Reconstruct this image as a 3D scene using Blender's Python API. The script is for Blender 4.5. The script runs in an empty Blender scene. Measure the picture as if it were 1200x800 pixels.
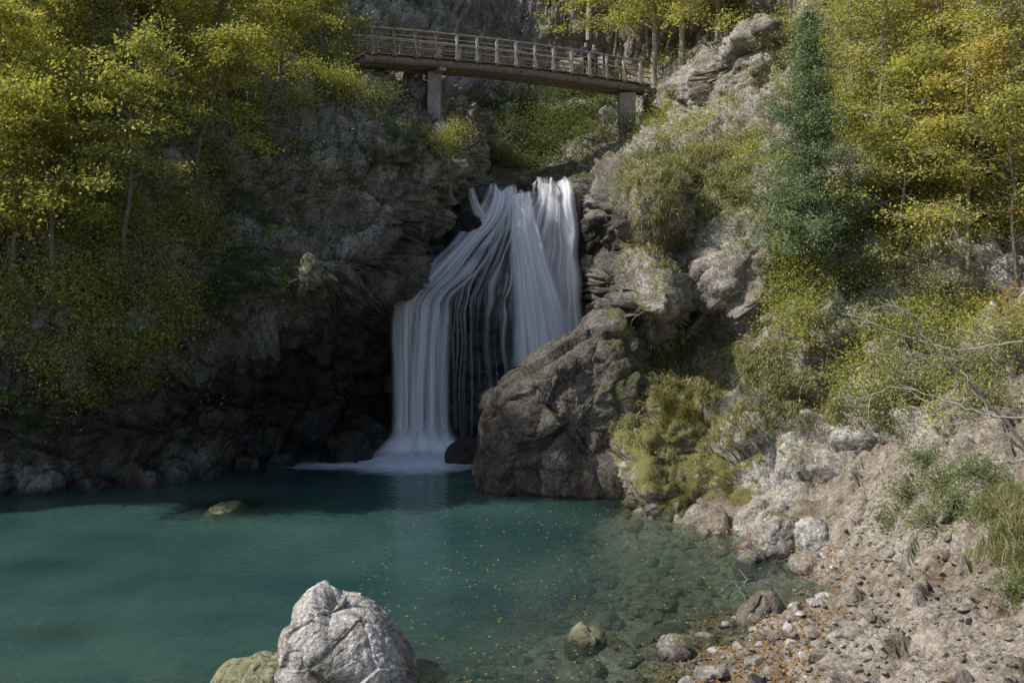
import bpy, math, numpy as np
from mathutils import Vector
rng=np.random.default_rng(7)
F=1167.0; HZ=330.0; CH=7.0
# image pixel column and row + chosen depth, projected through the camera -> world metres
def S(bx,bz,d): return np.array([(bx-600.0)*d/F, d, CH+(HZ-bz)*d/F])
def inv(P): return 600+P[:,0]/P[:,1]*F, HZ-(P[:,2]-CH)/P[:,1]*F
# ---------------------------------------------------------------- noise
def h3(ix,iy,iz,s):
    h=(ix.astype(np.uint32)*np.uint32(374761393)+iy.astype(np.uint32)*np.uint32(668265263)+iz.astype(np.uint32)*np.uint32(2147483647)+np.uint32(s*144665+11))
    h=(h^(h>>np.uint32(13)))*np.uint32(1274126177); h=(h^(h>>np.uint32(16)))*np.uint32(2246822519); h^=(h>>np.uint32(15))
    return (h&np.uint32(0xffffff)).astype(np.float64)/16777215.0
def vn(P,s=0):
    i=np.floor(P).astype(np.int64); f=P-i; u=f*f*(3-2*f); i=i.astype(np.int64)
    r=0
    for a in (0,1):
        wx=u[:,0] if a else 1-u[:,0]
        for b in (0,1):
            wy=u[:,1] if b else 1-u[:,1]
            for c in (0,1):
                wz=u[:,2] if c else 1-u[:,2]
                r=r+wx*wy*wz*h3(i[:,0]+a,i[:,1]+b,i[:,2]+c,s)
    return r*2-1
def fbm(P,o=4,s=0,g=.5):
    r=0;a=1
    for k in range(o):
        r=r+a*vn(P*(2.03**k)+k*7.3,s+k); a*=g
    return r
def worley(P,s=0):
    i=np.floor(P).astype(np.int64); N=len(P)
    f1=np.full(N,9.);f2=np.full(N,9.);cid=np.zeros(N)
    for a in (-1,0,1):
        for b in (-1,0,1):
            for c in (-1,0,1):
                x=i[:,0]+a;y=i[:,1]+b;z=i[:,2]+c
                dx=x+h3(x,y,z,s)-P[:,0];dy=y+h3(x,y,z,s+1)-P[:,1];dz=z+h3(x,y,z,s+2)-P[:,2]
                d=np.sqrt(dx*dx+dy*dy+dz*dz)
                m=d<f1
                f2=np.where(m,f1,np.minimum(f2,d)); cid=np.where(m,h3(x,y,z,s+3),cid); f1=np.where(m,d,f1)
    return f1,f2,cid
np.seterr(over='ignore')
# ---------------------------------------------------------------- mesh helpers
def mkmesh(name,V,Q,mats,smooth=True,attrs=None,midx=None,col=None,uv=None):
    me=bpy.data.meshes.new(name)
    V=np.asarray(V,dtype=np.float32);Q=np.asarray(Q,dtype=np.int32)
    me.vertices.add(len(V));me.vertices.foreach_set('co',V.ravel())
    me.loops.add(Q.size);me.loops.foreach_set('vertex_index',Q.ravel())
    me.polygons.add(len(Q));me.polygons.foreach_set('loop_start',np.arange(0,Q.size,Q.shape[1],dtype=np.int32))
    if midx is not None: me.polygons.foreach_set('material_index',np.asarray(midx,dtype=np.int32))
    me.polygons.foreach_set('use_smooth',np.full(len(Q),smooth))
    me.update(calc_edges=True)
    for k,a in (attrs or {}).items():
        at=me.attributes.new(k,'FLOAT','POINT');at.data.foreach_set('value',np.ascontiguousarray(np.broadcast_to(np.asarray(a,dtype=np.float32),(len(V),))))
    if col is not None:
        at=me.attributes.new('Col','FLOAT_COLOR','POINT')
        c=np.ones((len(V),4),dtype=np.float32);c[:,:3]=col;at.data.foreach_set('color',c.ravel())
    if uv is not None:
        u=me.uv_layers.new(name='UVMap');u.data.foreach_set('uv',np.asarray(uv,dtype=np.float32)[Q.ravel()].ravel())
    for m in mats: me.materials.append(m)
    ob=bpy.data.objects.new(name,me);bpy.context.scene.collection.objects.link(ob)
    return ob
def gridq(nr,nc):
    a=np.arange(nr*nc).reshape(nr,nc)
    return np.stack([a[:-1,:-1],a[:-1,1:],a[1:,1:],a[1:,:-1]],-1).reshape(-1,4)
class B:
    def __init__(s): s.V=[];s.Q=[];s.C=[];s.M=[];s.n=0
    def add(s,V,Q,col=(.1,.1,.1),m=0):
        V=np.asarray(V,float);Q=np.asarray(Q)
        s.V.append(V);s.Q.append(Q+s.n);s.n+=len(V)
        c=np.zeros((len(V),3));c[:]=col;s.C.append(c);s.M.append(np.full(len(Q),m))
    def box(s,c,sx,ax,ay,az,m=0):  # centre, half sizes, axes
        c=np.array(c,float);V=[]
        for i in (-1,1):
            for j in (-1,1):
                for k in (-1,1): V.append(c+i*sx[0]*ax+j*sx[1]*ay+k*sx[2]*az)
        s.add(V,[[0,1,3,2],[4,6,7,5],[0,4,5,1],[2,3,7,6],[0,2,6,4],[1,5,7,3]],m=m)
    def tube(s,pts,r0,r1,n=6,col=(.1,.1,.1),m=0):
        P=np.array(pts,float);k=len(P);T=np.gradient(P,axis=0);T/=np.linalg.norm(T,axis=1)[:,None]+1e-9
        ref=np.array([0.31,0.2,1.]) if abs(T[0][2])<.8 else np.array([1.,.2,.1])
        U=np.cross(T,ref);U/=np.linalg.norm(U,axis=1)[:,None]+1e-9;W=np.cross(T,U)
        R=np.linspace(r0,r1,k)
        a=np.arange(n)*2*np.pi/n
        V=P[:,None,:]+R[:,None,None]*(np.cos(a)[None,:,None]*U[:,None,:]+np.sin(a)[None,:,None]*W[:,None,:])
        q=[]
        for i in range(k-1):
            for j in range(n): q.append([i*n+j,i*n+(j+1)%n,(i+1)*n+(j+1)%n,(i+1)*n+j])
        s.add(V.reshape(-1,3),q,col,m)
    def out(s,name,mats,smooth=True):
        return mkmesh(name,np.concatenate(s.V),np.concatenate(s.Q),mats,smooth,midx=np.concatenate(s.M),col=np.concatenate(s.C))
def unit(v): return v/(np.linalg.norm(v,axis=-1,keepdims=True)+1e-9)
def leaves(b,C,size,colA,colB,up=.8,m=1,asp=.6,dirb=None,tw=None):
    C=np.asarray(C,float);N=len(C)
    if N==0:return
    nrm=unit(rng.normal(size=(N,3))+np.array([-.3,-.45,up]))
    d=rng.normal(size=(N,3))
    if dirb is not None: d=d+dirb
    d=unit(d-nrm*(d*nrm).sum(1,keepdims=True));sd=np.cross(nrm,d)
    s=(size*rng.uniform(.6,1.3,N))[:,None]
    V=np.stack([C,C+d*s*.5+sd*s*asp*.5-nrm*s*.06,C+d*s-nrm*s*.12,C+d*s*.5-sd*s*asp*.5-nrm*s*.06],1).reshape(-1,3)
    t=np.clip(rng.uniform(0,1,(N,1)) if tw is None else tw+rng.normal(0,.18,(N,1)),0,1)
    c=np.array(colA)*(1-t)+np.array(colB)*t; c=c*rng.uniform(.7,1.25,(N,1))
    b.add(V,np.arange(4*N).reshape(N,4),np.repeat(c,4,0),m)
# ---------------------------------------------------------------- materials
def newmat(n):
    m=bpy.data.materials.new(n);m.use_nodes=True;t=m.node_tree;t.nodes.clear();return m,t
class NT:
    def __init__(s,t): s.t=t
    def n(s,ty,**k):
        nd=s.t.nodes.new(ty)
        ins=k.pop('ins',{})
        for a,v in k.items(): setattr(nd,a,v)
        for a,v in ins.items():
            if isinstance(v,bpy.types.NodeSocket): s.t.links.new(v,nd.inputs[a])
            elif isinstance(v,tuple) and len(v)==3 and nd.inputs[a].type=='RGBA': nd.inputs[a].default_value=(*v,1)
            else: nd.inputs[a].default_value=v
        return nd
    def math(s,op,a,b=0.,c=None,clamp=False):
        i={0:a,1:b}
        if c is not None:i[2]=c
        return s.n('ShaderNodeMath',operation=op,use_clamp=clamp,ins=i).outputs[0]
    def mix(s,f,a,b,bt='MIX'):
        nd=s.n('ShaderNodeMix',data_type='RGBA',blend_type=bt)
        for k,v in ((0,f),(6,a),(7,b)):
            if isinstance(v,bpy.types.NodeSocket): s.t.links.new(v,nd.inputs[k])
            else: nd.inputs[k].default_value=v if k==0 else (*v,1)
        return nd.outputs[2]
    def ramp(s,f,lo,hi,a=0.,b=1.):
        return s.n('ShaderNodeMapRange',ins={0:f,1:lo,2:hi,3:a,4:b}).outputs[0]
    def noise(s,v,sc,det=6,r=.6,dist=0.):
        return s.n('ShaderNodeTexNoise',ins={'Vector':v,'Scale':sc,'Detail':det,'Roughness':r,'Distortion':dist}).outputs[0]
    def mp(s,v,sc,loc=(0,0,0)): return s.n('ShaderNodeMapping',ins={'Vector':v,'Scale':sc,'Location':loc}).outputs[0]
def rockmat(name,dark,mid,light,bump=.6,mossup=.35,mosscol=(.10,.11,.035),lightamt=.5):
    m,t=newmat(name);g=NT(t)
    co=g.n('ShaderNodeTexCoord').outputs['Object']
    n1=g.noise(co,.45,2,.6);n2=g.noise(co,2.2,5,.68);n3=g.noise(co,11.,4,.75)
    c=g.mix(g.ramp(n2,.36,.62),dark,mid)
    c=g.mix(g.math('MULTIPLY',g.ramp(g.math('ADD',g.math('MULTIPLY',n1,.5),g.math('MULTIPLY',n3,.5)),.47,.6),lightamt*1.4,clamp=True),c,light)
    st=g.noise(g.mp(co,(1.5,1.5,.35),(4,2,1)),1.3,4,.65)
    c=g.mix(g.ramp(st,.5,.68,0,.75),c,(dark[0]*.75,dark[1]*.6,dark[2]*.45))
    vo=g.n('ShaderNodeTexVoronoi',feature='DISTANCE_TO_EDGE',ins={'Vector':g.n('ShaderNodeVectorMath',operation='ADD',ins={0:co,1:g.n('ShaderNodeVectorMath',operation='SCALE',ins={0:g.n('ShaderNodeTexNoise',ins={'Vector':co,'Scale':2.,'Detail':3.}).outputs[1],'Scale':.9}).outputs[0]}).outputs[0],'Scale':1.7}).outputs[0]
    cr=g.math('MULTIPLY',g.ramp(vo,0,.05,.65,1),g.ramp(n3,.3,.7,.66,1.32))
    c=g.mix(1.,c,g.n('ShaderNodeCombineColor',ins={0:cr,1:cr,2:cr}).outputs[0],'MULTIPLY')
    nz=g.n('ShaderNodeSeparateXYZ',ins={0:g.n('ShaderNodeNewGeometry').outputs['Normal']}).outputs[2]
    ma=g.n('ShaderNodeAttribute',attribute_name='moss').outputs['Fac']
    mf=g.math('ADD',g.math('ADD',g.math('MULTIPLY',nz,mossup),g.math('MULTIPLY',ma,.55)),g.math('MULTIPLY',g.math('SUBTRACT',g.noise(co,2.8,5,.7),.5),1.9))
    mf=g.ramp(mf,.26,.42)
    mc=g.mix(g.ramp(n3,.35,.65),(mosscol[0]*.45,mosscol[1]*.5,mosscol[2]*.7),(mosscol[0]*1.5,mosscol[1]*1.3,mosscol[2]*1.1))
    mc=g.mix(g.math('MULTIPLY',g.math('SUBTRACT',ma,.25),.8,clamp=True),mc,g.mix(g.ramp(n2,.4,.6),(.075,.07,.03),(.23,.215,.075)))
    c=g.mix(mf,c,mc)
    we=g.n('ShaderNodeAttribute',attribute_name='wet').outputs['Fac']  # wet rock and painted shade share this mask, both darken the colour
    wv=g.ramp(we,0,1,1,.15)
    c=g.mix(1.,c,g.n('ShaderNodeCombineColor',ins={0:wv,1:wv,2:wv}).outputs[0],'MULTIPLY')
    bp=g.n('ShaderNodeBump',ins={'Strength':bump,'Distance':.16,'Height':n3}).outputs[0]
    bs=g.n('ShaderNodeBsdfPrincipled',ins={'Base Color':c,'Normal':bp,'Roughness':g.ramp(we,0,1,.88,.5)})
    bs.inputs['Specular IOR Level'].default_value=.3
    g.n('ShaderNodeOutputMaterial',ins={0:bs.outputs[0]})
    return m
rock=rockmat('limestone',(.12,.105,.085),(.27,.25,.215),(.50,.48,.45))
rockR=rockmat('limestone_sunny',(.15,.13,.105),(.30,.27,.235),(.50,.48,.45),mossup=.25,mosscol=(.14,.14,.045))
rockB=rockmat('boulder_rock',(.065,.053,.045),(.14,.12,.105),(.25,.225,.20),bump=.7,mossup=.1,lightamt=.4)
rockF=rockmat('pale_limestone',(.18,.17,.15),(.40,.38,.35),(.58,.56,.53),bump=.6,mossup=-.25,mosscol=(.07,.08,.025),lightamt=.7)
rockU=rockmat('algae_rock',(.15,.155,.085),(.25,.25,.15),(.34,.34,.23),bump=.4,mossup=.2,mosscol=(.14,.15,.06),lightamt=.4)
rockS=rockmat('bank_earth',(.15,.122,.092),(.265,.23,.185),(.38,.345,.30),bump=.6,mossup=.0,lightamt=.5)
def leafmat(name,tr=.4):
    m,t=newmat(name);g=NT(t)
    c=g.n('ShaderNodeAttribute',attribute_name='Col').outputs['Color']
    tc=g.mix(1.,c,(1.4,1.35,.7),'MULTIPLY')
    d=g.n('ShaderNodeBsdfDiffuse',ins={0:c});tl=g.n('ShaderNodeBsdfTranslucent',ins={0:tc})
    mx=g.n('ShaderNodeMixShader',ins={0:tr,1:d.outputs[0],2:tl.outputs[0]})
    g.n('ShaderNodeOutputMaterial',ins={0:mx.outputs[0]});return m
leafm=leafmat('leaf',.45);grassm=leafmat('grass_blade',.3);needlem=leafmat('needles',.25)
def simple(name,a,b,sc=6.,rough=.8,bump=.3,st=(1,1,1)):
    m,t=newmat(name);g=NT(t);co=g.mp(g.n('ShaderNodeTexCoord').outputs['Object'],st)
    n=g.noise(co,sc,4,.65)
    bs=g.n('ShaderNodeBsdfPrincipled',ins={'Base Color':g.mix(g.ramp(n,.35,.65),a,b),'Roughness':rough,'Normal':g.n('ShaderNodeBump',ins={'Strength':bump,'Distance':.05,'Height':n}).outputs[0]})
    g.n('ShaderNodeOutputMaterial',ins={0:bs.outputs[0]});return m
bark=simple('bark',(.11,.095,.075),(.24,.21,.17),9,st=(1,1,.4))
palebark=simple('pale_bark',(.22,.19,.15),(.40,.36,.30),12,st=(1,1,.5))
wood=simple('weathered_wood',(.14,.11,.085),(.29,.24,.195),5)
woodl=simple('pale_wood',(.46,.43,.38),(.70,.67,.61),5)
concrete=simple('concrete',(.26,.23,.195),(.40,.37,.33),3)
# ---------------------------------------------------------------- RBF
def rbf(pts,vals,soft=.6):
    P=np.array(pts,float);n=len(P)
    D=np.sqrt(((P[:,None]-P[None])**2).sum(-1)+soft)
    A=np.zeros((n+3,n+3));A[:n,:n]=D+np.eye(n)*-.02;A[:n,n]=1;A[:n,n+1:]=P;A[n,:n]=1;A[n+1:,:n]=P.T
    w=np.linalg.solve(A,np.concatenate([vals,[0,0,0]]))
    def f(X):
        r=w[n]+X@w[n+1:]
        for i in range(n): r=r+w[i]*np.sqrt(((X-P[i])**2).sum(1)+soft)
        return r
    return f
SHEETS=[]
def axis(a,b,c,d,st,co):
    return np.concatenate([np.arange(a,b,co),np.arange(b,c,st),np.arange(c,d+co,co)])
def relief(name,ctrl,xr,zr,mat,amp=1.,clampd=(18,75),mossb=(),wet_shade_b=(),seed=0,step=.075):
    P=np.array([S(*c) for c in ctrl])
    f=rbf(P[:,[0,2]],P[:,1])
    xs=axis(*xr,step,.5);zs=axis(*zr,step,.5)
    X,Z=np.meshgrid(xs,zs)
    Y=f(np.stack([X.ravel(),Z.ravel()],1)).reshape(X.shape);Y=np.clip(Y,*clampd)
    fz,fx=np.gradient(Y,zs,xs)
    N=unit(np.stack([fx,-np.ones_like(fx),fz],-1).reshape(-1,3))
    V=np.stack([X,Y,Z],-1).reshape(-1,3)
    W=V+np.stack([vn(V*.5,seed+50),vn(V*.5,seed+51),vn(V*.5,seed+52)],1)*.5
    a=fbm(V*.22,3,seed)*.75
    f1,f2,c=worley(W*np.array([.42,.42,.62]),seed+3)
    a+=(c-.5)*1.1+np.minimum(f2-f1,.25)*1.2-.2
    W2=W+.25*np.stack([vn(V*1.7,seed+60),vn(V*1.7,seed+61),vn(V*1.7,seed+62)],1)
    f1,f2,c=worley(W2*np.array([1.2,1.2,1.9]),seed+9)
    a+=(c-.5)*.42+np.minimum(f2-f1,.2)*.7-.1
    f1,f2,c=worley(W2*np.array([3.1,3.1,4.4]),seed+19)
    a+=(c-.5)*.14+np.minimum(f2-f1,.2)*.2
    a+=(1-np.abs(vn(W*1.1,seed+30)))*.25+fbm(V*3.,3,seed+33)*.06
    a-=a.mean()
    V=V+N*(a*amp)[:,None]
    V[:,2]+=vn(V*.9,seed+70)*.15*amp
    px,py=inv(V)
    def blob(bl):
        r=np.zeros(len(V))
        for (x,y,rx,ry,s) in bl: r=np.maximum(r,s*np.exp(-((px-x)/rx)**2-((py-y)/ry)**2))
        return r
    ob=mkmesh(name,V,gridq(len(zs),len(xs)),[mat],attrs={'moss':blob(mossb),'wet':np.clip(blob(wet_shade_b)+.8*np.exp(-np.maximum(V[:,2]-.1,0)/.25),0,1)})
    SHEETS.append(dict(V=V,N=N,px=px,py=py))
    return ob
# left cliff -------------------------------------------------
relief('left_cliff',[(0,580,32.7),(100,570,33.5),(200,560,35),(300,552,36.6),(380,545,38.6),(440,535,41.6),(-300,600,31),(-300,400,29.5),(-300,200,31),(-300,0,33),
 (0,480,32.8),(0,400,30.8),(0,200,32),(0,0,35),(150,490,36),(150,400,32.5),(150,200,34),(150,0,38),
 (200,505,38),(300,470,41),(400,480,45),(350,430,42.5),(440,430,45.5),(400,520,43),(300,520,39.6),(240,440,38.8),
 (270,372,34.5),(340,362,34.8),(400,350,35.6),(445,325,37.4),(300,300,35),(400,270,36.6),(450,215,38.6),(500,185,40),(530,190,41.5),(480,260,39.7),
 (500,300,43.8),(540,250,46.5),(460,360,46),(450,450,47),(460,520,47),(560,200,47),(480,400,48),(480,540,47),
 (300,180,36.5),(400,170,38),(480,140,41),(420,125,42),(300,100,41),(350,60,46),(440,60,54),(300,-50,50),(500,100,52),(150,-150,46),(400,-150,60),(560,140,54),(0,-200,41)],
 (-48,-20,1.5,6),(-4,-1,19.5,32),rock,1.,(24,66),
 mossb=[(380,350,130,45,.45),(150,400,200,120,.3),(500,180,80,50,.35),(330,430,120,70,.3)],wet_shade_b=[(430,480,110,120,1.),(330,470,180,90,.95),(150,510,240,65,.85),(470,300,50,60,.7),(0,490,120,80,.75)],seed=1)  # undercut and cliff-foot blobs: shade painted into the rock colour
# gorge wall behind the fall ---------------------------------
relief('waterfall_cliff',[(560,224,46.6),(600,226,46.6),(680,216,46.8),(640,220,46.6),(465,352,42.5),(540,352,42.9),(600,358,43.5),(560,258,45.8),(520,300,44.3),(590,290,45.2),
 (440,352,43.5),(480,390,44.2),(560,410,44.6),(600,500,44.6),(480,520,44.4),(540,470,44.6),(640,300,46.8),(640,400,46.4),(690,300,46.6),(690,400,46),(740,300,47),(720,520,44.5),(430,520,45),
 (600,205,49),(680,200,49),(560,200,49.5),(640,190,54),(560,180,54),(640,130,60),(560,120,60),(700,150,56),(740,180,52),(700,60,72),(560,40,72),(450,30,70),(450,150,62),(800,60,70),(640,-60,80),(400,-60,76),(900,-60,80),(800,150,56),(480,250,47),(430,420,47)],
 (-14,-7,7,16),(-4,-1,20.5,40),rock,.34,(41,84),
 mossb=[(600,160,120,50,.5),(640,470,60,60,.4),(560,420,60,60,.3)],wet_shade_b=[(570,400,150,260,.9),(600,300,140,140,.9)],seed=5)
# right cliff ------------------------------------------------
relief('right_cliff',[(740,600,31.2),(800,612,29.6),(860,625,28.3),(960,640,27),(1100,620,25.5),(1250,580,23),(720,540,32.2),(780,530,31.2),(860,520,30.),(950,520,28.6),(1050,500,27),(1200,470,25),
 (745,450,33),(800,440,33),(900,420,31.2),(1000,400,29.5),(1200,380,27.5),(730,360,35.5),(780,380,34.6),(850,388,33.2),(735,325,34.6),(780,330,32.8),(860,330,32.),(900,330,32),(740,265,36),(800,270,33.6),(870,270,32.8),(800,230,35),(880,215,35.2),
 (745,205,38),(900,120,38),(870,40,40.5),(930,60,38.5),(1000,200,32.5),(1000,100,35),(1200,200,29.5),(1200,50,32),(1350,200,27),(1350,450,24),(1000,0,39),(830,20,54),(815,120,47),(800,170,43),(760,185,43),(700,200,47),(705,300,45),(715,380,40),(712,450,37),(690,520,37),(690,350,47),(760,110,58),(1200,-150,38),(900,-150,50),(1000,-300,52),(750,60,64),(800,60,60)],
 (1.6,2.4,15.5,44),(-4,-1,18.5,34),rockR,.85,(19,66),
 mossb=[(785,520,95,100,.85),(750,440,60,60,.7),(830,580,60,35,.8),(820,220,100,45,.6),(940,400,60,60,.3)],wet_shade_b=[(710,300,30,150,.8),(720,400,25,80,.6),(790,400,80,20,.5)],seed=9)  # blob below the overhang paints its shadow into the rock colour
# ---------------------------------------------------------------- river bed + bank
bc=[(3.8,30.5,0),(6.2,27.5,0),(7,24.8,0),(7,22.7,0),(4.6,19.9,0),(2.9,17.8,0),(2.0,15.5,0),
 (9.8,22.8,2.3),(9.9,18.8,2.1),(7,16.3,1.0),(8.2,23,.9),(8,20,.9),(10.5,26,2.8),(8.3,27,1.2),(14,20,4),(20,20,6),(14,28,5),
 (-5,30,-3),(-10,26,-3),(-5,22,-2.6),(-1,23,-1.6),(0,30,-2.6),(2.6,26,-1.),(3.2,22,-.45),(0.5,18,-.45),(-6,18,-1.8),(-2.5,17,-.7),(-14,22,-2.6),(-20,26,-2),(-30,20,1),(-16,36,-2),(-5,41,-3),(0,40,-3),
 (0,10,1.2),(-10,10,1.),(10,10,2),(0,5,3.8),(-10,5,3.8),(10,5,4),(0,0,5.4),(-15,0,5.4),(15,0,5.4),(0,-20,6),(-30,0,5),(40,0,8),(-40,-20,6),(40,-20,8),(40,40,5),(-40,50,0),(0,55,-3)]
bc=np.array(bc)
bedf=rbf(bc[:,:2],bc[:,2],.3)
SUB=[(-8.8,31.0,1.9,1.7,2.8),(1.6,19.3,.6,.45,.35),(-4.3,17.6,.9,.7,.8),(-11.5,24.5,1.4,1.,1.5),(.4,20.4,.9,.7,.3),(-9,20.,1.2,.8,1.2)]
def bed(XY):
    z=bedf(XY)
    for x,y,a,b_,h in SUB:
        z=z+h*np.exp(-(((XY[:,0]-x)/a)**2+((XY[:,1]-y)/b_)**2)**1.3)
    return z
xs=axis(-70,-14,14,70,.09,.8);ys=axis(-40,13,33,75,.09,.8)
X,Y=np.meshgrid(xs,ys);XY=np.stack([X.ravel(),Y.ravel()],1)
Z=bed(XY);Z=np.clip(Z,-3.4,9)
V=np.stack([XY[:,0],XY[:,1],Z],1)
n=fbm(V*.7,4,80)*.16;f1,f2,c=worley(V*1.3+.3*fbm(V*2,2,81)[:,None],82);n+=((c-.5)*.45+np.minimum(f2-f1,.2)*.6)*np.clip((XY[:,0]-3)/4,.1,1)
f1,f2,c=worley(V*4.2,85);n+=(c-.5)*.09+np.minimum(f2-f1,.25)*.18
V[:,2]+=n-.05
px,py=inv(np.column_stack([V[:,0],np.maximum(V[:,1],1),V[:,2]]))
bankmoss=np.exp(-((px-1110)/110)**2-((py-600)/60)**2)*.5
mkmesh('riverbank_ground',V,gridq(len(ys),len(xs)),[rockS],attrs={'moss':bankmoss,'wet':.35*np.exp(-np.maximum(V[:,2],0)/.12)})
SHEETS.append(dict(V=V,N=np.tile([0,0,1.],(len(V),1)),px=px,py=py))
def hit(bx,by,w=5):
    best=None
    for s in SHEETS:
        m=(abs(s['px']-bx)<w)&(abs(s['py']-by)<w)&(s['V'][:,1]>5)
        if m.any():
            q=s['V'][m];d=q[q[:,1].argmin()]
            if best is None or d[1]<best[1]: best=d
    return best if best is not None else S(bx,by,35)
# ---------------------------------------------------------------- water
xs=np.arange(-60,12.1,.2);ys=np.arange(8,47.1,.2);X,Y=np.meshgrid(xs,ys);XY=np.stack([X.ravel(),Y.ravel()],1)
dep=np.maximum(-bed(XY),0.0);turb=1-np.exp(-dep*.55)
r=np.sqrt(((XY[:,0]+4.0)/2.7)**2+((XY[:,1]-38.9)/2.5)**2)
r2=np.sqrt(((XY[:,0]+6.0)/3.)**2+((XY[:,1]-37.9)/1.)**2)
foam=np.maximum(np.clip(1.35-r,0,1)*1.2,.8*np.clip(1.25-r2,0,1))
m,t=newmat('pool_water');g=NT(t);co=g.n('ShaderNodeTexCoord').outputs['Object']
tb=g.n('ShaderNodeAttribute',attribute_name='turb').outputs['Fac'];fo=g.n('ShaderNodeAttribute',attribute_name='foam').outputs['Fac']
big=g.noise(co,.2,3,.5)
dc=g.mix(g.ramp(big,.35,.65),(.024,.066,.066),(.050,.112,.096))
dif=g.n('ShaderNodeBsdfDiffuse',ins={0:dc});trn=g.n('ShaderNodeBsdfTransparent',ins={0:(.80,.90,.82,1)})
body=g.n('ShaderNodeMixShader',ins={0:tb,1:trn.outputs[0],2:dif.outputs[0]})
rip=g.noise(g.mp(co,(1,1.6,1)),2.6,3,.55)
bp=g.n('ShaderNodeBump',ins={'Strength':.45,'Distance':.07,'Height':rip}).outputs[0]
fr=g.n('ShaderNodeFresnel',ins={0:1.33,'Normal':bp}).outputs[0]
gl=g.n('ShaderNodeBsdfGlossy',ins={0:(1,1,1,1),1:.09,'Normal':bp})
w=g.n('ShaderNodeMixShader',ins={0:fr,1:body.outputs[0],2:gl.outputs[0]})
ff=g.ramp(g.math('ADD',fo,g.math('MULTIPLY',g.math('SUBTRACT',g.noise(g.mp(co,(.7,1.6,1)),1.5,4,.7),.5),1.3)),.12,1.)
ff=g.math('MULTIPLY',ff,g.ramp(fo,0,.35,0,.9))
w2=g.n('ShaderNodeMixShader',ins={0:ff,1:w.outputs[0],2:g.n('ShaderNodeBsdfDiffuse',ins={0:(.82,.88,.93,1)}).outputs[0]})
g.n('ShaderNodeOutputMaterial',ins={0:w2.outputs[0]})
mkmesh('pool_water',np.stack([XY[:,0],XY[:,1],0*XY[:,0]],1),gridq(len(ys),len(xs)),[m],attrs={'turb':turb,'foam':foam})
# ---------------------------------------------------------------- waterfall
def fallmat(name,dens,seed,us,sharp=.16,mid=.5):
    m,t=newmat(name);g=NT(t);uv=g.n('ShaderNodeUVMap').outputs[0]
    a=g.noise(g.mp(uv,(us,.9,1),(seed,seed,0)),1.,3,.6,.12);b=g.noise(g.mp(uv,(us*3.7,1.3,1),(seed,3,0)),1.,2,.6)
    s=g.math('ADD',g.math('MULTIPLY',a,.62),g.math('MULTIPLY',b,.38))
    at=g.n('ShaderNodeAttribute',attribute_name='dens').outputs['Fac']
    s=g.math('ADD',s,g.math('MULTIPLY',g.math('SUBTRACT',at,1.),.16))
    al=g.ramp(s,mid-sharp,mid+sharp)
    sx=g.n('ShaderNodeSeparateXYZ',ins={0:uv}).outputs
    ed=g.math('MULTIPLY',g.ramp(sx[0],0,.12),g.ramp(sx[0],1,.88))
    ed=g.math('MULTIPLY',ed,g.ramp(sx[1],0,.03))
    al=g.math('MULTIPLY',g.math('MULTIPLY',al,ed),g.math('MULTIPLY',at,dens),clamp=True)
    d=g.n('ShaderNodeBsdfDiffuse',ins={0:(.90,.92,.96,1)});tl=g.n('ShaderNodeBsdfTranslucent',ins={0:(.90,.92,.96,1)})
    mx=g.n('ShaderNodeMixShader',ins={0:.2,1:d.outputs[0],2:tl.outputs[0]})
    o=g.n('ShaderNodeMixShader',ins={0:al,1:g.n('ShaderNodeBsdfTransparent').outputs[0],2:mx.outputs[0]})
    g.n('ShaderNodeOutputMaterial',ins={0:o.outputs[0]});return m
wf=bpy.data.objects.new('waterfall',None);bpy.context.scene.collection.objects.link(wf)
def spline(P,n):
    P=np.array(P,float);k=len(P);t=np.linspace(0,k-1,n);o=[]
    for tt in t:
        i=min(int(tt),k-2);f=tt-i
        p0=P[max(i-1,0)];p1=P[i];p2=P[i+1];p3=P[min(i+2,k-1)]
        o.append(.5*(2*p1+(p2-p0)*f+(2*p0-5*p1+4*p2-p3)*f*f+(3*p1-p0-3*p2+p3)*f**3))
    return np.array(o)
def curtain(nm,L,R,dens,us,seed,dd=0.,dfun=None,mid=.5,sharp=.16,lip=.0):
    Lp=spline([S(*p) for p in L],80);Rp=spline([S(*p) for p in R],80);nu=60
    u=np.linspace(0,1,nu)
    V=Lp[:,None]*(1-u)[None,:,None]+Rp[:,None]*u[None,:,None]
    vv=np.linspace(0,1,80)
    V[:,:,1]+=dd-.2*np.sin(u*np.pi)[None,:]+ .07*vn(np.stack([u*14+seed,u*0,u*0],1),3)[None,:]
    U3=np.stack([np.tile(u,80)*5+seed,np.repeat(vv,nu)*7,np.zeros(80*nu)],1)
    V=V.reshape(-1,3);uv=np.stack([np.tile(u,80),np.repeat(vv,nu)],1)
    V[:,2]+=lip*vn(U3*[1.3,0,0],5)*np.clip(1-uv[:,1]*3,0,1)
    # water breaks over small steps of the rock
    V[:,0]+=.13*vn(U3*[1.2,1.3,1],int(seed)+31)*(lip>0)
    V[:,1]-=.22*np.clip(vn(U3,int(seed)+9),0,1)*np.clip(.6-uv[:,1],0,1)/.6
    de=np.ones(len(V)) if dfun is None else dfun(uv[:,0],uv[:,1])
    de=de*(1-.75*np.clip(vn(U3*[1.,1.6,1],int(seed)+21)*1.8-.35,0,1)*np.clip(.75-uv[:,1],0,1)/.75*(lip>0))
    V[:,2]=np.maximum(V[:,2],.02)
    o=mkmesh(nm,V,gridq(80,nu),[fallmat(nm+'_mat',dens,seed,us,sharp,mid)],attrs={'dens':de},uv=uv);o.parent=wf
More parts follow.
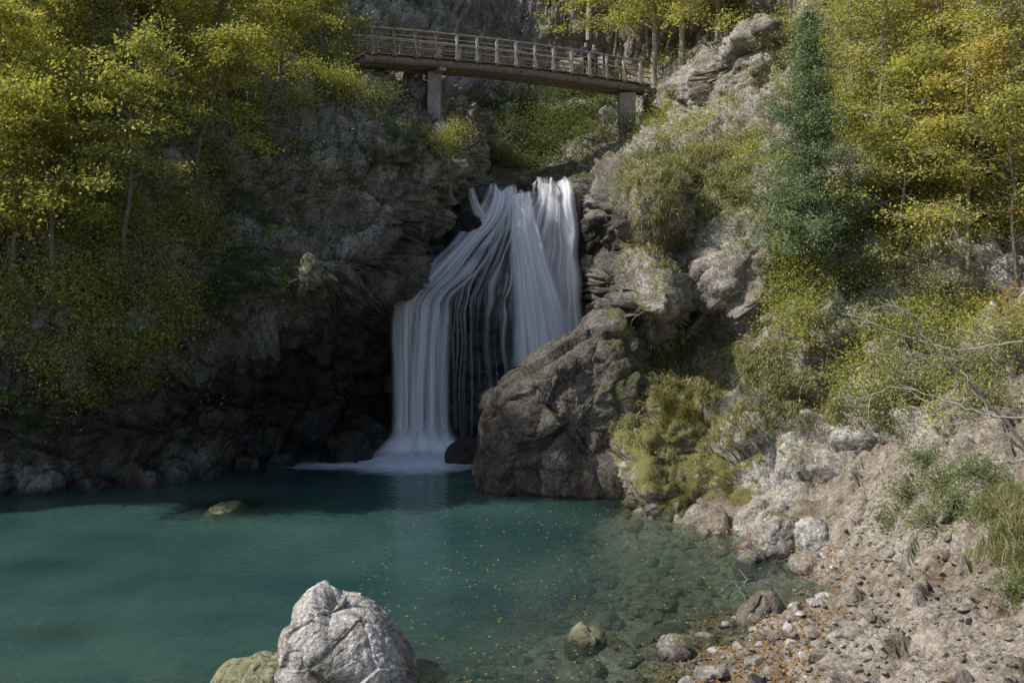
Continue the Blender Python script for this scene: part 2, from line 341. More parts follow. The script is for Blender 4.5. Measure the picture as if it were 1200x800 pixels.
A_L=[(622,216,46),(616,232,45.3),(606,260,44.6),(601,310,44.2),(600,370,43.9),(600,430,43.7)]
A_R=[(668,208,46),(675,234,45.2),(679,290,44.8),(681,340,44.5),(685,380,44.3),(690,420,44.1)]
B_L=[(572,220,46),(562,244,45.4),(534,277,44.3),(495,315,42.6),(466,346,41.4),(459,370,41.05),(458,440,40.9),(458,530,40.8)]
B_R=[(608,216,46),(606,245,45.2),(590,280,44.3),(566,318,43),(534,348,41.7),(529,378,41.25),(527,440,41.1),(528,530,41.0)]
C_L=[(585,218,46),(580,250,45.1),(562,290,44.1),(535,330,42.6),(524,352,41.8),(522,380,41.5),(522,440,41.4),(522,522,41.3)]
C_R=[(630,214,46),(618,250,45.0),(610,290,44.2),(606,330,43.4),(604,358,42.7),(604,385,42.4),(604,440,42.3),(604,518,42.2)]
curtain('right_curtain',A_L,A_R,.95,9,1.3,-.1,lambda u,v:.75+.2*v+.25*u,.47,.13,lip=.3)
curtain('right_curtain_b',A_L,A_R,.7,14,4.7,.2,None,.47,lip=.2)
curtain('right_jet',[(598,228,45.2),(597,270,44.3),(599,330,43.8),(600,380,43.6),(602,425,43.5)],[(622,224,45.3),(632,270,44.4),(652,330,44),(666,370,43.8),(674,410,43.7)],1.,5,8.1,-.35,None,.38,.2)
curtain('left_cascade',B_L,B_R,1.,9,2.2,-.3,lambda u,v:np.clip(1.12-.2*v-.6*np.clip((u-.4)*3,0,1)*np.clip((.62-v)*5,0,1)*np.clip((v-.08)*8,0,1),0,1.15),.48,.14,lip=.25)
curtain('left_cascade_b',B_L,B_R,.8,15,6.2,-.1,None,.52,.1,lip=.2)
curtain('middle_veil',C_L,C_R,.85,12,3.9,-.3,lambda u,v:np.clip(1.-.55*v,0,1),.53,.11,lip=.25)
curtain('fan_veil',[(590,222,45.2),(576,262,44.0),(554,312,42.4),(540,348,41.2),(535,390,40.9),(535,440,40.8)],[(622,222,45.2),(626,262,44.0),(622,312,43.2),(618,348,42.8),(618,390,42.6),(618,440,42.5)],.6,9,9.4,-.35,lambda u,v:np.clip(1.1-1.15*v,0,1),.53,.12,lip=.2)
curtain('side_trickle',[(548,222,46.),(550,238,45.3),(556,256,45.)],[(556,220,46.),(562,238,45.3),(572,256,45.)],.9,2,7.7,-.3,None,.40)
curtain('base_spray',[(465,490,40.8),(454,512,40.3),(434,530,39.8),(396,546,38.7)],[(528,490,40.9),(536,512,40.3),(550,526,40.0),(575,541,39.1)],.95,7,5.5,-.1,lambda u,v:np.clip(v*2.4,0,1)*np.clip((1-v)*2.5,0,1),.36,.2)
# ---------------------------------------------------------------- rocks
def cubesphere(n):
    a=np.tan(np.linspace(-1,1,n)*np.pi/4);U,W=np.meshgrid(a,a);o=np.ones_like(U);fs=[]
    for s in (1,-1):
        fs+= [np.stack([s*o,U*s,W],-1),np.stack([-U*s,s*o,W],-1),np.stack([U*s,W,s*o],-1)]
    V=unit(np.concatenate([f.reshape(-1,3) for f in fs]));Q=np.concatenate([gridq(n,n)+i*n*n for i in range(6)])
    k=np.round(V*1e4).astype(int);_,ix,ivs=np.unique(k,axis=0,return_index=True,return_inverse=True)
    return V[ix],ivs.ravel()[Q]
def rockshape(D,seed,planes=14,flat=.75):
    r=np.random.default_rng(seed);nn=unit(r.normal(size=(planes,3)));h=r.uniform(flat,1.05,planes)
    dp=D@nn.T;rr=np.where(dp>.05,h/np.maximum(dp,.05),9).min(1);rr=np.minimum(rr,1.25)
    return D*rr[:,None]
def outline_rock(name,outline,d,front,back,mat,seed,nth=260,nph=130,amp=.25,pw=.75,moss=None,wet=None,big=0):
    O=np.array([S(x,y,d) for x,y in outline])[:,[0,2]];c=O.mean(0);cy=d
    ang=np.arctan2(O[:,1]-c[1],O[:,0]-c[0]);rad=np.hypot(*(O-c).T);o=np.argsort(ang);ang=ang[o];rad=rad[o]
    th=np.linspace(-np.pi,np.pi,nth);R=np.interp(th,ang,rad,period=2*np.pi)
    ph=np.linspace(-np.pi/2,np.pi/2,nph);T,Pp=np.meshgrid(th,ph)
    cr=np.cos(Pp).clip(0)**pw;sn=np.sign(np.sin(Pp))*np.abs(np.sin(Pp))**.9
    X=c[0]+np.cos(T)*R[None]*cr;Z=c[1]+np.sin(T)*R[None]*cr;Yy=cy-np.where(sn>0,front,back)*sn
    V=np.stack([X,Yy,Z],-1).reshape(-1,3);C=np.array([c[0],cy,c[1]]);N=unit(V-C)
    W=V+.3*np.stack([vn(V*1.2,seed),vn(V*1.2,seed+1),vn(V*1.2,seed+2)],1)
    s=1/ (amp*4+.15)
    a=0
    if big:
        f1,f2,cc=worley(W*np.array([.55,.55,.8]),seed+13);a=(cc-.5)*big+np.minimum(f2-f1,.25)*big
    f1,f2,cc=worley(W*s*.9,seed+3);a=a+((cc-.5)*.9+np.minimum(f2-f1,.2))*amp
    f1,f2,cc=worley(W*s*2.6,seed+5);a=a+((cc-.5)*.9+np.minimum(f2-f1,.2)*1.2)*amp*.33
    a=a+fbm(V*s*1.1,5,seed+8)*amp*.55
    a=a-np.mean(a)*.8
    V=V+N*a[:,None]
    at={'moss':np.zeros(len(V)) if moss is None else moss(V),'wet':np.zeros(len(V)) if wet is None else wet(V)}
    return mkmesh(name,V,gridq(nph,nth),[mat],attrs=at)
wl=lambda V:np.clip(.85*np.exp(-np.maximum(V[:,2]-.03,0)/.12),0,1)
outline_rock('large_rock_outcrop',[(575,590),(566,530),(568,485),(580,455),(606,436),(630,414),(658,398),(692,374),(722,374),(752,395),(775,440),(785,520),(775,620),(700,640),(620,640)],34.2,2.0,3.2,rockB,21,nth=420,nph=220,amp=.2,pw=.6,big=.6,
   moss=lambda V:.4*np.clip((V[:,0]-2.7)/1.,0,1)+.15,wet=lambda V:np.maximum(wl(V),.5*np.clip((1.2-V[:,0])/2,0,1)))
outline_rock('foreground_boulder',[(332,815),(333,760),(338,735),(352,700),(368,686),(382,692),(395,704),(405,702),(430,704),(450,722),(466,742),(484,765),(490,800),(483,840),(420,860),(345,850)],17.2,1.1,1.0,rockF,31,nth=520,nph=260,amp=.085,pw=.58,big=.26,
   moss=lambda V:.35*np.exp(-np.maximum(V[:,2]-.1,0)/.3),wet=wl)
outline_rock('submerged_rock',[(190,621),(205,607),(240,601),(290,601),(325,607),(340,619),(338,670),(200,670)],31.,1.6,1.6,rockU,41,amp=.04,moss=lambda V:np.full(len(V),.2))
outline_rock('flat_rock',[(250,802),(256,784),(285,774),(320,768),(345,774),(350,800),(340,840),(260,840)],17.5,.7,.6,rockU,43,amp=.07)
for k,(pl,d_) in enumerate([([(884,640),(886,618),(900,600),(922,598),(938,612),(940,645)],25.6),([(930,640),(934,612),(952,603),(975,614),(985,640)],25.3),([(925,672),(930,655),(948,648),(962,655),(965,675)],24.2),([(862,662),(866,648),(880,644),(892,652),(893,668)],25.2),([(772,764),(778,750),(792,746),(806,752),(808,766)],18.9),([(665,752),(670,742),(690,738),(708,742),(712,754)],19.7)]):
    outline_rock('shore_rock',pl+[(pl[-1][0]-5,pl[-1][1]+20),(pl[0][0]+5,pl[0][1]+20)],d_,.45,.45,(rockR,rockF,rockS,rockR,rockR,rockU)[k],45+k,nth=120,nph=60,amp=.11,wet=wl,big=.15)
outline_rock('shore_rock',[(524,545),(532,518),(545,512),(562,514),(568,555),(545,565)],38.8,.6,.6,rockB,57,amp=.12,wet=lambda V:.7+0*V[:,0])
outline_rock('shore_rock',[(864,735),(870,714),(885,698),(903,694),(914,705),(910,740)],20.6,.4,.4,rockS,49,amp=.1,wet=lambda V:.4+0*V[:,0])
outline_rock('ledge_rock',[(605,234),(604,220),(609,209),(617,208),(622,217),(617,238)],45.5,.4,1.2,rockB,61,nth=120,nph=60,amp=.1,wet=lambda V:.9+0*V[:,0])
outline_rock('ledge_rock',[(528,290),(532,266),(546,252),(560,256),(566,270),(552,292)],44.4,.35,1.2,rockB,63,nth=120,nph=60,amp=.12,wet=lambda V:.9+0*V[:,0])
D0,Q0=cubesphere(9)
def stones(name,n,region,smin,smax,mat,sink=.3,pw=2.5,seed=3):
    r=np.random.default_rng(seed);b=B();s=SHEETS[3]
    m=(s['V'][:,1]>14)&(s['V'][:,1]<33)&region(s['px'],s['py'],s['V']);idx=np.nonzero(m)[0]
    idx=idx[r.integers(0,len(idx),n)]
    for i in idx:
        p=s['V'][i];sz=smin+(smax-smin)*r.random()**pw
        v=rockshape(D0,int(r.integers(1e6)),10,.6)*np.array([r.uniform(.8,1.3),r.uniform(.7,1.1),r.uniform(.4,.8)])*sz
        a=r.uniform(0,6.28);ca,sa=math.cos(a),math.sin(a);v=np.stack([v[:,0]*ca-v[:,1]*sa,v[:,0]*sa+v[:,1]*ca,v[:,2]],1)
        b.add(v+p+np.array([0,0,sz*sink]),Q0)
    o=b.out(name,[mat],False)
    me=o.data;VV=np.concatenate(b.V);at=me.attributes.new('wet','FLOAT','POINT');at.data.foreach_set('value',(.6*np.exp(-np.maximum(VV[:,2],0)/.05)).astype(np.float32))
    return o
stones('bank_stones',110,lambda x,y,V:(x>760)&(x<1080)&(y>600)&(V[:,2]>-.15)&(V[:,2]<.6),.05,.22,rockF,seed=3)
stones('bank_rubble',300,lambda x,y,V:(x>850)&(x<1300)&(y>600)&(V[:,2]>.1)&(V[:,2]<2.),.03,.26,rockS,sink=.05,pw=3.,seed=13)
stones('bank_gravel',2600,lambda x,y,V:(x>740)&(x<1250)&(y>620)&(V[:,2]>-.25)&(V[:,2]<1.5),.012,.06,rockS,pw=1.5,seed=4)
stones('bed_stones',700,lambda x,y,V:(x>380)&(x<900)&(y>600)&(V[:,2]>-1.5)&(V[:,2]<-.1),.05,.3,rockS,sink=.0,seed=5)
# ---------------------------------------------------------------- vegetation
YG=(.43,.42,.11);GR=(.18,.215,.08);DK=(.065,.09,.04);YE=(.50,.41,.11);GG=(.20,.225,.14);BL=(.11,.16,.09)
def tree(name,base,height,lean,cr,nb,cA,cB,ls=.12,per=26,r0=.13,start=.25,barkm=None,flat=.35,seed=0,yel=.5):
    r=np.random.default_rng(seed+100);b=B();base=np.array(base,float)
    t=np.linspace(0,1,9);ln=np.array(lean,float)
    T=base+np.outer(t,[0,0,height])+np.outer(t**1.5,ln)*height+np.cumsum(r.normal(0,.07*height/8,(9,3)),0)*[1,1,.3]
    T[0]=base-[0,0,.4]
    b.tube(T,r0,r0*.2,7)
    Cs=[];Tw=[]
    for i in range(nb):
        tt=start+(1-start)*r.random()**.8;j=tt*8;k=min(int(j),7);p=T[k]+(T[k+1]-T[k])*(j-k)
        a=r.uniform(0,2*np.pi);L=cr*(1.15-.75*(tt-start)/(1-start))*r.uniform(.6,1.15)
        d=np.array([math.cos(a),math.sin(a),r.uniform(.05,.75)]);d/=np.linalg.norm(d)
        q=[p];dd=d.copy()
        for s_ in range(6):
            dd=unit(dd+r.normal(0,.18,3)+[0,0,-.05]);q.append(q[-1]+dd*L/6)
        b.tube(q,r0*.33*(1.1-tt*.7),.008,5)
        tw0=r.uniform(0,1)
        for s_ in range(7):
            o=q[r.integers(2,7)];d2=unit(dd*.6+r.normal(0,.7,3)*[1,1,.45]);L2=L*r.uniform(.2,.45)
            e=o+d2*L2;b.tube([o,(o+e)/2+r.normal(0,.04,3),e],.012,.004,4)
            m=int(per*r.uniform(.4,1.4));f=r.random((m,1))**.7
            c=o+(e-o)*f+r.normal(0,1,(m,3))*np.array([.28,.28,.28*flat])*(.6+.12*cr)
            Cs.append(c);Tw.append(np.full((m,1),np.clip(yel+(tw0-.5)*.7+r.normal(0,.1),0,1)))
    leaves(b,np.concatenate(Cs),ls,cA,cB,up=1.1,m=1,tw=np.concatenate(Tw))
    return b.out(name,[barkm or bark,leafm])
def shrub(name,base,r_,cA,cB,n=900,ls=.09,sq=.8,seed=0,yel=.5):
    r=np.random.default_rng(seed+500);b=B();base=np.array(base,float);Cs=[];Tw=[]
    for i in range(max(8,int(n/45))):
        d=unit(r.normal(size=3)*[1,.9,.8]+[0,-.35,.5]);L=r_*r.uniform(.5,1.15);e=base+d*L*[1,1,sq]
        b.tube([base,base+(e-base)*.5+r.normal(0,.08,3),e],.018,.004,4)
        m=int(45*r.uniform(.5,1.5));f=r.uniform(.45,1.1,(m,1))
        Cs.append(base+(e-base)*f+r.normal(0,.16+.1*r_,(m,3)));Tw.append(np.full((m,1),r.uniform(0,1)*.6+yel-.3))
    leaves(b,np.concatenate(Cs),ls,cA,cB,up=.6,m=1,tw=np.clip(np.concatenate(Tw),0,1))
    return b.out(name,[bark,leafm])
def cover(name,si,blobs,nclump,cA,cB,ls=.09,per=45,rad=.3,off=.25,seed=0,yel=.5,up=.5):
    r=np.random.default_rng(seed+900);s=SHEETS[si];w=np.zeros(len(s['V']))
    for (x,y,rx,ry,k) in blobs: w+=k*(np.exp(-(((s['px']-x)/rx)**2+((s['py']-y)/ry)**2)**2))
    w*=np.clip(.6+2.*fbm(s['V']*.55,3,seed+3),0,2)
    idx=r.choice(len(w),nclump,p=w/w.sum());b=B()
    c=s['V'][idx]+s['N'][idx]*off*r.random((nclump,1))
    c=np.repeat(c,per,0)+r.normal(0,rad,(nclump*per,3))*np.repeat(r.uniform(.4,1.3,(nclump,1)),per,0)+[0,-.05,0]
    tw=np.repeat(np.clip(yel+r.normal(0,.25,(nclump,1)),0,1),per,0)
    leaves(b,c,ls,cA,cB,up=up,m=0,tw=tw)
    return b.out(name,[leafm])
def grass(name,si,blobs,n,L,cA,cB,droop=1.,seed=0,w=.012,tuft=14,tr=.08):
    r=np.random.default_rng(seed+1300);s=SHEETS[si];wt=np.zeros(len(s['V']))
    for (x,y,rx,ry,k) in blobs: wt+=k*(np.exp(-(((s['px']-x)/rx)**2+((s['py']-y)/ry)**2)**2))
    wt*=np.clip(.5+2.*fbm(s['V']*.8,3,seed+5),0,2)
    idx=r.choice(len(wt),n,p=wt/wt.sum());N=n*tuft
    p=np.repeat(s['V'][idx],tuft,0)+r.normal(0,tr,(N,3));nr=np.repeat(s['N'][idx],tuft,0)
    d=unit(nr*.7+[0,0,.7]+r.normal(0,.4,(N,3)));l=(L*r.uniform(.5,1.3,N))[:,None]
    p1=p+d*l*.35;d2=unit(d+[0,0,-.55*droop]);p2=p1+d2*l*.35;d3=unit(d2+[0,0,-1.1*droop]);p3=p2+d3*l*.35
    sd=unit(np.cross(d,r.normal(size=(N,3))))*w*r.uniform(.7,1.5,(N,1))
    V=np.stack([p-sd,p+sd,p1-sd,p1+sd,p2-sd*.7,p2+sd*.7,p3-sd*.15,p3+sd*.15],1).reshape(-1,3)
    q=np.array([[0,1,3,2],[2,3,5,4],[4,5,7,6]]);Q=(np.arange(N)[:,None,None]*8+q[None]).reshape(-1,4)
    tw=np.clip(np.repeat(r.random((n,1)),tuft,0)+r.normal(0,.2,(N,1)),0,1);c=(np.array(cA)*(1-tw)+np.array(cB)*tw)*r.uniform(.7,1.2,(N,1))
    b=B();b.add(V,Q,np.repeat(c,8,0));return b.out(name,[grassm])
# left side trees
LT=[(60,330,-20,5.5,2.7),(150,300,30,6.0,2.7),(230,200,60,4.6,2.3),(10,200,10,5,2.6),(110,150,0,5.,2.6),(250,110,40,5,2.5),(330,95,10,4.6,2.2),(-60,330,0,4,2.4),(180,60,0,5,2.8),(320,40,0,5,2.6),(40,20,0,5,3.0),(90,240,0,4.5,2.3),(380,60,0,5,2.4),(20,300,0,4.5,2.4),(60,100,0,4.5,2.5)]
for i,(x,y,l,h,c) in enumerate(LT):
    p=hit(x,y);tree('deciduous_tree',p,h,(l/200+.05,-.28,0),c,36,GR,YG,ls=.13,per=36,seed=i,yel=.85 if i not in (1,) else .6,start=.15,r0=.10)
for i,(x,y,rr,yl) in enumerate([(90,330,1.5,.5),(170,290,1.7,.4),(230,250,1.2,.4),(120,390,1.3,.3),(40,440,1.1,.2),(60,260,1.6,.5),(200,345,1.2,.4),(350,130,1.0,.5),(400,110,1.1,.4),(450,120,.9,.4),(520,170,.8,.7),(540,160,.8,.6),(20,360,1.4,.4),(160,440,.8,.2),(300,130,1.3,.6),(380,70,1.5,.4),(260,200,1.2,.5),(310,170,1.,.5),(150,350,1.3,.4),(80,420,1.,.3)]):
    shrub('shrub',hit(x,y),rr,GG if i%2 else GR,YG,n=int(1900*rr),ls=.08,seed=i,yel=yl)
cover('hillside_foliage',0,[(60,150,230,240,1.),(330,80,130,50,1.2),(60,380,180,80,.6),(200,-100,300,100,.3),(430,40,60,60,1.)],3800,GR,YG,ls=.11,per=40,rad=.32,seed=1,yel=.5)
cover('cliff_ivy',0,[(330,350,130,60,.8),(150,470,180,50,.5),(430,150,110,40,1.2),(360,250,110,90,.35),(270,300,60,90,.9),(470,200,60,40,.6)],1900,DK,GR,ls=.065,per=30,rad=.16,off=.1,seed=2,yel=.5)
# gorge background
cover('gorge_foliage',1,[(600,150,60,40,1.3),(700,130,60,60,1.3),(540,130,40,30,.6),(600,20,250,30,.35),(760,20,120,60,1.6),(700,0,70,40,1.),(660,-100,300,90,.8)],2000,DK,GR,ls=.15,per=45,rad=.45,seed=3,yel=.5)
for i,(x,y,rr,yl) in enumerate([(600,150,1.6,.3),(580,180,1.2,.4),(690,160,1.3,.3),(735,150,1.6,.4),(640,110,1.2,.2),(610,190,.9,.4)]):
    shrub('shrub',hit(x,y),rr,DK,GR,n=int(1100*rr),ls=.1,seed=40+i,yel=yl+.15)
for i,(x,y,d,h,l,st) in enumerate([(768,105,52,9,-.05,.35),(796,95,51,9,.0,.35),(690,40,62,9,.1,.1),(640,10,66,9,.05,.2),(850,60,50,8,-.1,.3),(730,20,64,10,0,.1),(560,-10,68,9,0,.3),(825,90,52,8,0,.3),(760,60,58,9,0,.15),(840,40,47,5,0,.1),(720,60,58,6,0,.2)]):
    tree('beech_tree',S(x,y,d),h,(l,-.08,0),3.4,34,GR,YG,ls=.17,per=34,r0=.2 if i<3 else .12,start=st,barkm=palebark if i<3 else bark,seed=60+i,yel=.8)
# right side
cover('slope_foliage',2,[(1080,180,180,200,1.),(1100,400,150,80,.8),(960,330,50,80,.5),(1300,200,150,300,.4),(1000,-120,300,120,.4),(840,150,50,40,.3),(790,90,40,80,.8)],4600,GR,YG,ls=.09,per=40,rad=.3,seed=5,yel=.5)
cover('moss_cushions',2,[(785,520,85,95,1.),(750,450,45,60,.9),(830,585,45,30,.8)],3200,(.10,.10,.035),(.28,.26,.09),ls=.032,per=22,rad=.07,off=.04,seed=6,up=.3)
cover('cliff_ivy',2,[(860,300,60,70,.3),(760,200,50,40,1.),(930,450,70,60,.7),(760,330,60,50,.3),(900,140,50,80,.3),(960,380,60,60,.6)],900,GR,GG,ls=.06,per=30,rad=.17,off=.1,seed=7,yel=.6)
grass('hanging_grass',2,[(810,220,80,38,1.5),(760,290,35,50,.7),(880,235,50,40,.5),(870,190,60,40,.6),(920,460,80,50,.6),(1180,620,60,60,.8),(780,400,60,30,.5),(820,450,80,40,.7),(780,500,70,60,.5)],3800,.36,(.15,.155,.06),(.38,.36,.20),1.3,seed=1,w=.010)
RT=[(1060,330,5,2.3,.7),(1130,300,6,2.6,.75),(1190,330,5.5,2.5,.6),(1030,180,5.5,2.2,.7),(1100,130,6,2.6,.8),(1180,150,6.5,2.8,.75),(1000,120,5,1.8,.5),(1000,30,5,2.6,.6),(1100,20,5,2.8,.6),(930,20,5,2.2,.5),(1080,240,4.5,2.2,.7),(1150,220,5,2.3,.8)]
for i,(x,y,h,c,yl) in enumerate(RT):
    tree('deciduous_tree',hit(x,y),h,(-.08,-.2,0),c,32,GG if i%3==0 else GR,YE if i in(4,1) else YG,ls=.105,per=34,r0=.07,seed=120+i,yel=yl+.1,start=.15,barkm=palebark if i%2 else bark)
for i,(x,y,rr,yl) in enumerate([(1000,400,1.2,.4),(1060,400,1.3,.4),(1120,430,1.1,.35),(1180,400,1.2,.4),(1010,330,1.2,.4),(950,370,.8,.4),(1030,470,.8,.3),(930,290,.8,.5),(905,240,.9,.3),(860,225,.8,.3),(1100,340,1.4,.4),(1170,250,1.5,.5),(770,180,.9,.4),(1060,450,.9,.15),(1140,470,1.,.3),(970,440,.7,.4),(985,270,1.1,.5),(1000,220,1.1,.5),(915,200,.7,.4),(900,440,.5,.4)]):
    shrub('shrub',hit(x,y),rr,DK if i%4==0 else GG,GR if i%4==0 else YG,n=int(1900*rr),ls=.072,seed=200+i,yel=yl)
for i,(x,y,rr) in enumerate([(1060,580,.6),(1100,560,.7),(1140,550,.6),(1170,570,.55),(1090,610,.5),(1040,610,.45),(1190,690,.35),(1035,495,.4),(1120,590,.5),(1150,600,.45),(1080,540,.5)]):
    shrub('herb_patch',hit(x,y),rr,(.12,.17,.07),(.22,.27,.11),n=int(2200*rr),ls=.055,sq=.55,seed=300+i,yel=.4)
grass('bank_grass',3,[(1190,630,40,50,1.),(1190,700,40,40,.4)],420,.34,(.16,.17,.07),(.38,.36,.20),.6,seed=2,w=.008)
# spruce
b=B();p=hit(940,300);base=p+[0,-.3,-.3];h=7.8
b.tube([base,base+[0.05,0,h*.5],base+[.1,0,h]],.12,.02,7);r=np.random.default_rng(5);Cs=[]
for i in range(430):
    t=r.random()**1.05;z=.3+t*(h-.4);a=r.uniform(0,6.28);L=(1.55*(1-t)**.7+.22)*r.uniform(.4,1.1)*(1+.25*math.sin(3*a+t*9));d=np.array([math.cos(a),math.sin(a),0])
    q=[base+[.1*t,0,z]+d*L*f+np.array([0,0,-.15*L*f+.3*L*f*f]) for f in (0,.35,.7,1.)]
    b.tube(q,.018,.004,4);m=int(100*L/1.4)+30;f=r.uniform(.12,1.03,m);side=np.array([-d[1],d[0],0])
    c=np.array([np.interp(f,(0,.35,.7,1.),[qq[k] for qq in q]) for k in range(3)]).T
    c+=side*(r.normal(0,.2,m)*(1.15-f)*L**.3)[:,None]+r.normal(0,.09,(m,3))-[0,0,.03];Cs.append(c)
leaves(b,np.concatenate(Cs),.095,BL,(.25,.31,.16),up=.5,m=1,asp=.4,dirb=np.array([0,0,-.3]))
b.out('spruce_tree',[bark,needlem])
# dead branches
def dead(name,pts,r0,seed,sub=9,sl=.9):
    r=np.random.default_rng(seed);b=B();P=spline([np.array(p) for p in pts],24)+r.normal(0,.02,(24,3));b.tube(P,r0,r0*.25,6)
    for i in range(sub):
        k=r.integers(4,23);d=unit((P[k]-P[k-2])+r.normal(0,.06,3));q=[P[k]];d=unit(d+r.normal(0,.6,3))
        for s_ in range(7): d=unit(d+r.normal(0,.25,3)+[0,0,-.04]);q.append(q[-1]+d*sl/7*r.uniform(.8,1.4))
        b.tube(q,r0*.4,.005,5)
        for _ in range(3):
            o=q[r.integers(2,7)];d2=unit(d+r.normal(0,.7,3));b.tube([o,o+d2*.2+r.normal(0,.03,3),o+d2*.45],.008,.003,4)
    return b.out(name,[palebark])
dead('dead_branch',[S(1215,545,22),S(1185,500,22),S(1150,465,22),S(1110,420,22),S(1070,380,22.3),S(1045,350,22.5)],.045,1,7)
dead('dead_branch',[S(1215,490,21.5),S(1160,487,21.7),S(1110,470,22),S(1050,455,22.3),S(1000,470,22.6)],.03,2,6)
dead('dead_branch',[S(1220,395,22),S(1180,402,22),S(1130,410,22.2),S(1080,400,22.5),S(1030,380,22.8)],.03,3,8)
dead('fallen_branch',[hit(845,700)+[0,0,.15],hit(860,690)+[0,0,.25],hit(880,712)+[0,0,.1]],.04,5,2,.4)
b=B();r=np.random.default_rng(9);c=np.array([S(1188,360,22)+r.normal(0,1,3)*[.35,.3,.35] for _ in range(160)])
b.tube([S(1215,420,22),S(1195,380,22),S(1175,345,22)],.02,.005,5);leaves(b,c,.09,(.40,.20,.03),(.45,.30,.05),m=1);b.out('autumn_sapling',[bark,leafm])
# floating leaves
b=B();n=800;x=rng.uniform(-4,6.2,n);y=16+rng.random(n)**1.3*15;kp=bed(np.stack([x,y],1))<-.1;c=np.stack([x,y,np.full(n,.012)],1)[kp]
leaves(b,c,.065,(.50,.34,.06),(.34,.32,.08),up=14,m=0,asp=.7);b.V=[np.column_stack([v[:,0],v[:,1],np.maximum(v[:,2],.012)]) for v in b.V];b.out('floating_leaves',[leafm])
b=B();s3=SHEETS[3];m=(s3['px']>740)&(s3['py']>640)&(s3['V'][:,2]>-.2)&(s3['V'][:,2]<.5)&(s3['V'][:,1]>14)&(s3['V'][:,1]<30)
q=s3['V'][m];q=q[rng.integers(0,len(q),4200)]+[0,0,.04];leaves(b,q,.075,(.25,.12,.05),(.40,.25,.08),up=3,m=0);b.out('fallen_leaves',[leafm])
# ---------------------------------------------------------------- bridge
br=bpy.data.objects.new('footbridge',None);bpy.context.scene.collection.objects.link(br)
Pa=S(420,62,45.0);Pb=S(752,98,52.4);zd=17.2;Pa[2]=zd;Pb[2]=zd
ax=Pb-Pa;Lb=np.linalg.norm(ax);ax/=Lb;ay=np.array([-ax[1],ax[0],0.]);az=np.array([0,0,1.])
def Z0(t): return 0.18*math.sin(t*math.pi)
def bp_(t,o,z): return Pa+ax*Lb*t+ay*o+az*(z+Z0(t))
def part(nm,b,mats,smooth=False): o=b.out(nm,mats,smooth);o.parent=br
b=B();N=int(Lb/.2)
for i in range(N): b.box(bp_((i+.5)/N,0,0),(.088,.92,.03),ax,ay,az)
part('deck_planks',b,[wood])
b=B()
for o in (-.7,0,.7): b.tube([bp_(t,o,-.24) for t in np.linspace(0,1,14)],.2,.2,10)
part('main_beams',b,[wood],True)
b=B();b2=B();NP=15
for i in range(NP):
    t=(i+.3)/NP
    for o in (-.9,.9):
        tgt=b2 if (o<0 and i>=4) else b
        tgt.box(bp_(t,o,.5),(.05,.05,.6),ax,ay,az)
        b.box(bp_(t,o*1.17,.30),(.03,.03,.46),ax,ay*1,unit(az-ay*np.sign(o)*.32))
    b.box(bp_(t,0,-.08),(.06,1.25,.05),ax,ay,az)
part('posts',b,[wood]);part('pale_posts',b2,[woodl])
b=B()
for o in (-.9,.9):
    for z in (.35,.62,.88): b.tube([bp_(t,o-.06*np.sign(o),z) for t in np.linspace(0,1,12)],.035,.035,6)
    b.tube([bp_(t,o,1.12) for t in np.linspace(0,1,12)],.055,.055,6)
part('handrails',b,[wood],True)
b=B();q=bp_(.24,0,0)
b.box([q[0],q[1],14.2],(.3,.3,2.62),np.array([1.,0,0]),np.array([0,1.,0]),az)
q=bp_(.93,-.2,0);b.box([q[0],q[1],15.3],(.42,.42,1.45),np.array([1.,0,0]),np.array([0,1.,0]),az)
q=bp_(.24,0,-.52);b.box(q,(.16,1.0,.08),ax,ay,az)
part('piers',b,[concrete])
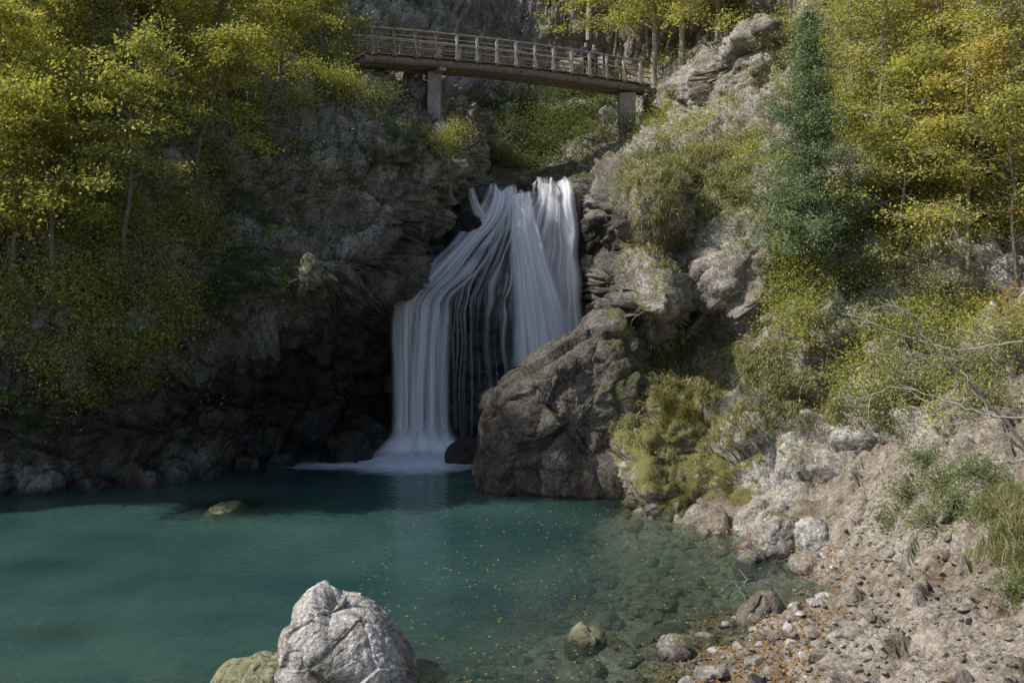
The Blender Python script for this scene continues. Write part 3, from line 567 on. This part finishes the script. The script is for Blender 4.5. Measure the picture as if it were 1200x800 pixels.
# people on the bridge
def person(name,pos,face,top,trs,seed):
    me=bpy.data.meshes.new(name);f=np.array([math.cos(face),math.sin(face),0]);sd=np.array([-f[1],f[0],0]);pos=np.array(pos)
    def P(s,u,z): return tuple(pos+sd*s+f*u+az*z)
    J=[P(0,0,.93),P(0,.0,1.15),P(0,0,1.38),P(0,0,1.47),P(0,.02,1.58),P(0,.01,1.70),
       P(.19,0,1.40),P(.25,.05,1.13),P(.20,.32,1.08),P(.19,.40,1.08),P(-.19,0,1.40),P(-.25,.05,1.13),P(-.20,.32,1.08),P(-.19,.40,1.08),
       P(.10,0,.88),P(.11,.02,.48),P(.11,-.01,.09),P(.11,.14,.04),P(-.10,0,.88),P(-.11,.02,.48),P(-.11,-.01,.09),P(-.11,.14,.04)]
    E=[(0,1),(1,2),(2,3),(3,4),(4,5),(2,6),(6,7),(7,8),(8,9),(2,10),(10,11),(11,12),(12,13),(0,14),(14,15),(15,16),(16,17),(0,18),(18,19),(19,20),(20,21)]
    R=[.15,.14,.14,.06,.10,.085,.07,.05,.035,.04,.07,.05,.035,.04,.095,.06,.045,.04,.095,.06,.045,.04]
    me.from_pydata(J,E,[]);o=bpy.data.objects.new(name,me);bpy.context.scene.collection.objects.link(o)
    md=o.modifiers.new('skin','SKIN')
    if len(me.skin_vertices):
        for i,v in enumerate(me.skin_vertices[0].data): v.radius=(R[i],R[i]); v.use_root=(i==0)
    o.modifiers.new('sub','SUBSURF').levels=2;o.modifiers['sub'].render_levels=2
    m,t=newmat(name+'_clothes');g=NT(t);z=g.n('ShaderNodeSeparateXYZ',ins={0:g.n('ShaderNodeNewGeometry').outputs['Position']}).outputs[2]
    c=g.mix(g.math('GREATER_THAN',z,pos[2]+.92),trs,top);c=g.mix(g.math('GREATER_THAN',z,pos[2]+1.46),c,(.42,.26,.19));c=g.mix(g.math('GREATER_THAN',z,pos[2]+1.66),c,(.04,.025,.02))
    bs=g.n('ShaderNodeBsdfPrincipled',ins={'Base Color':c,'Roughness':.85});g.n('ShaderNodeOutputMaterial',ins={0:bs.outputs[0]});me.materials.append(m)
person('hiker',bp_(.76,-.45,.03),-1.4,(.03,.035,.05),(.03,.03,.035),1)
person('hiker',bp_(.795,-.35,.03),-2.0,(.05,.055,.07),(.04,.04,.05),2)
# ---------------------------------------------------------------- camera, light
cam=bpy.data.cameras.new('camera');co=bpy.data.objects.new('camera',cam);bpy.context.scene.collection.objects.link(co)
co.location=(0,0,CH);co.rotation_euler=(math.radians(90),0,0);cam.lens=35;cam.sensor_width=36;cam.shift_y=-70/1200;cam.clip_end=500;bpy.context.scene.camera=co
sd=Vector((-.68,-.14,.74)).normalized()
L=bpy.data.lights.new('sun','SUN');L.energy=5;L.angle=math.radians(.5);L.color=(1,.96,.88);lo=bpy.data.objects.new('sun',L);bpy.context.scene.collection.objects.link(lo)
lo.rotation_euler=sd.to_track_quat('Z','Y').to_euler()
w=bpy.data.worlds.new('World');bpy.context.scene.world=w;w.use_nodes=True;t=w.node_tree;bg=t.nodes['Background'];sk=t.nodes.new('ShaderNodeTexSky');sk.sky_type='NISHITA';sk.sun_disc=False
sk.dust_density=2.;sk.sun_elevation=math.asin(sd.z);sk.sun_rotation=math.atan2(sd.x,sd.y);t.links.new(sk.outputs[0],bg.inputs[0]);bg.inputs[1].default_value=.15
bpy.context.scene.view_settings.view_transform='Standard'
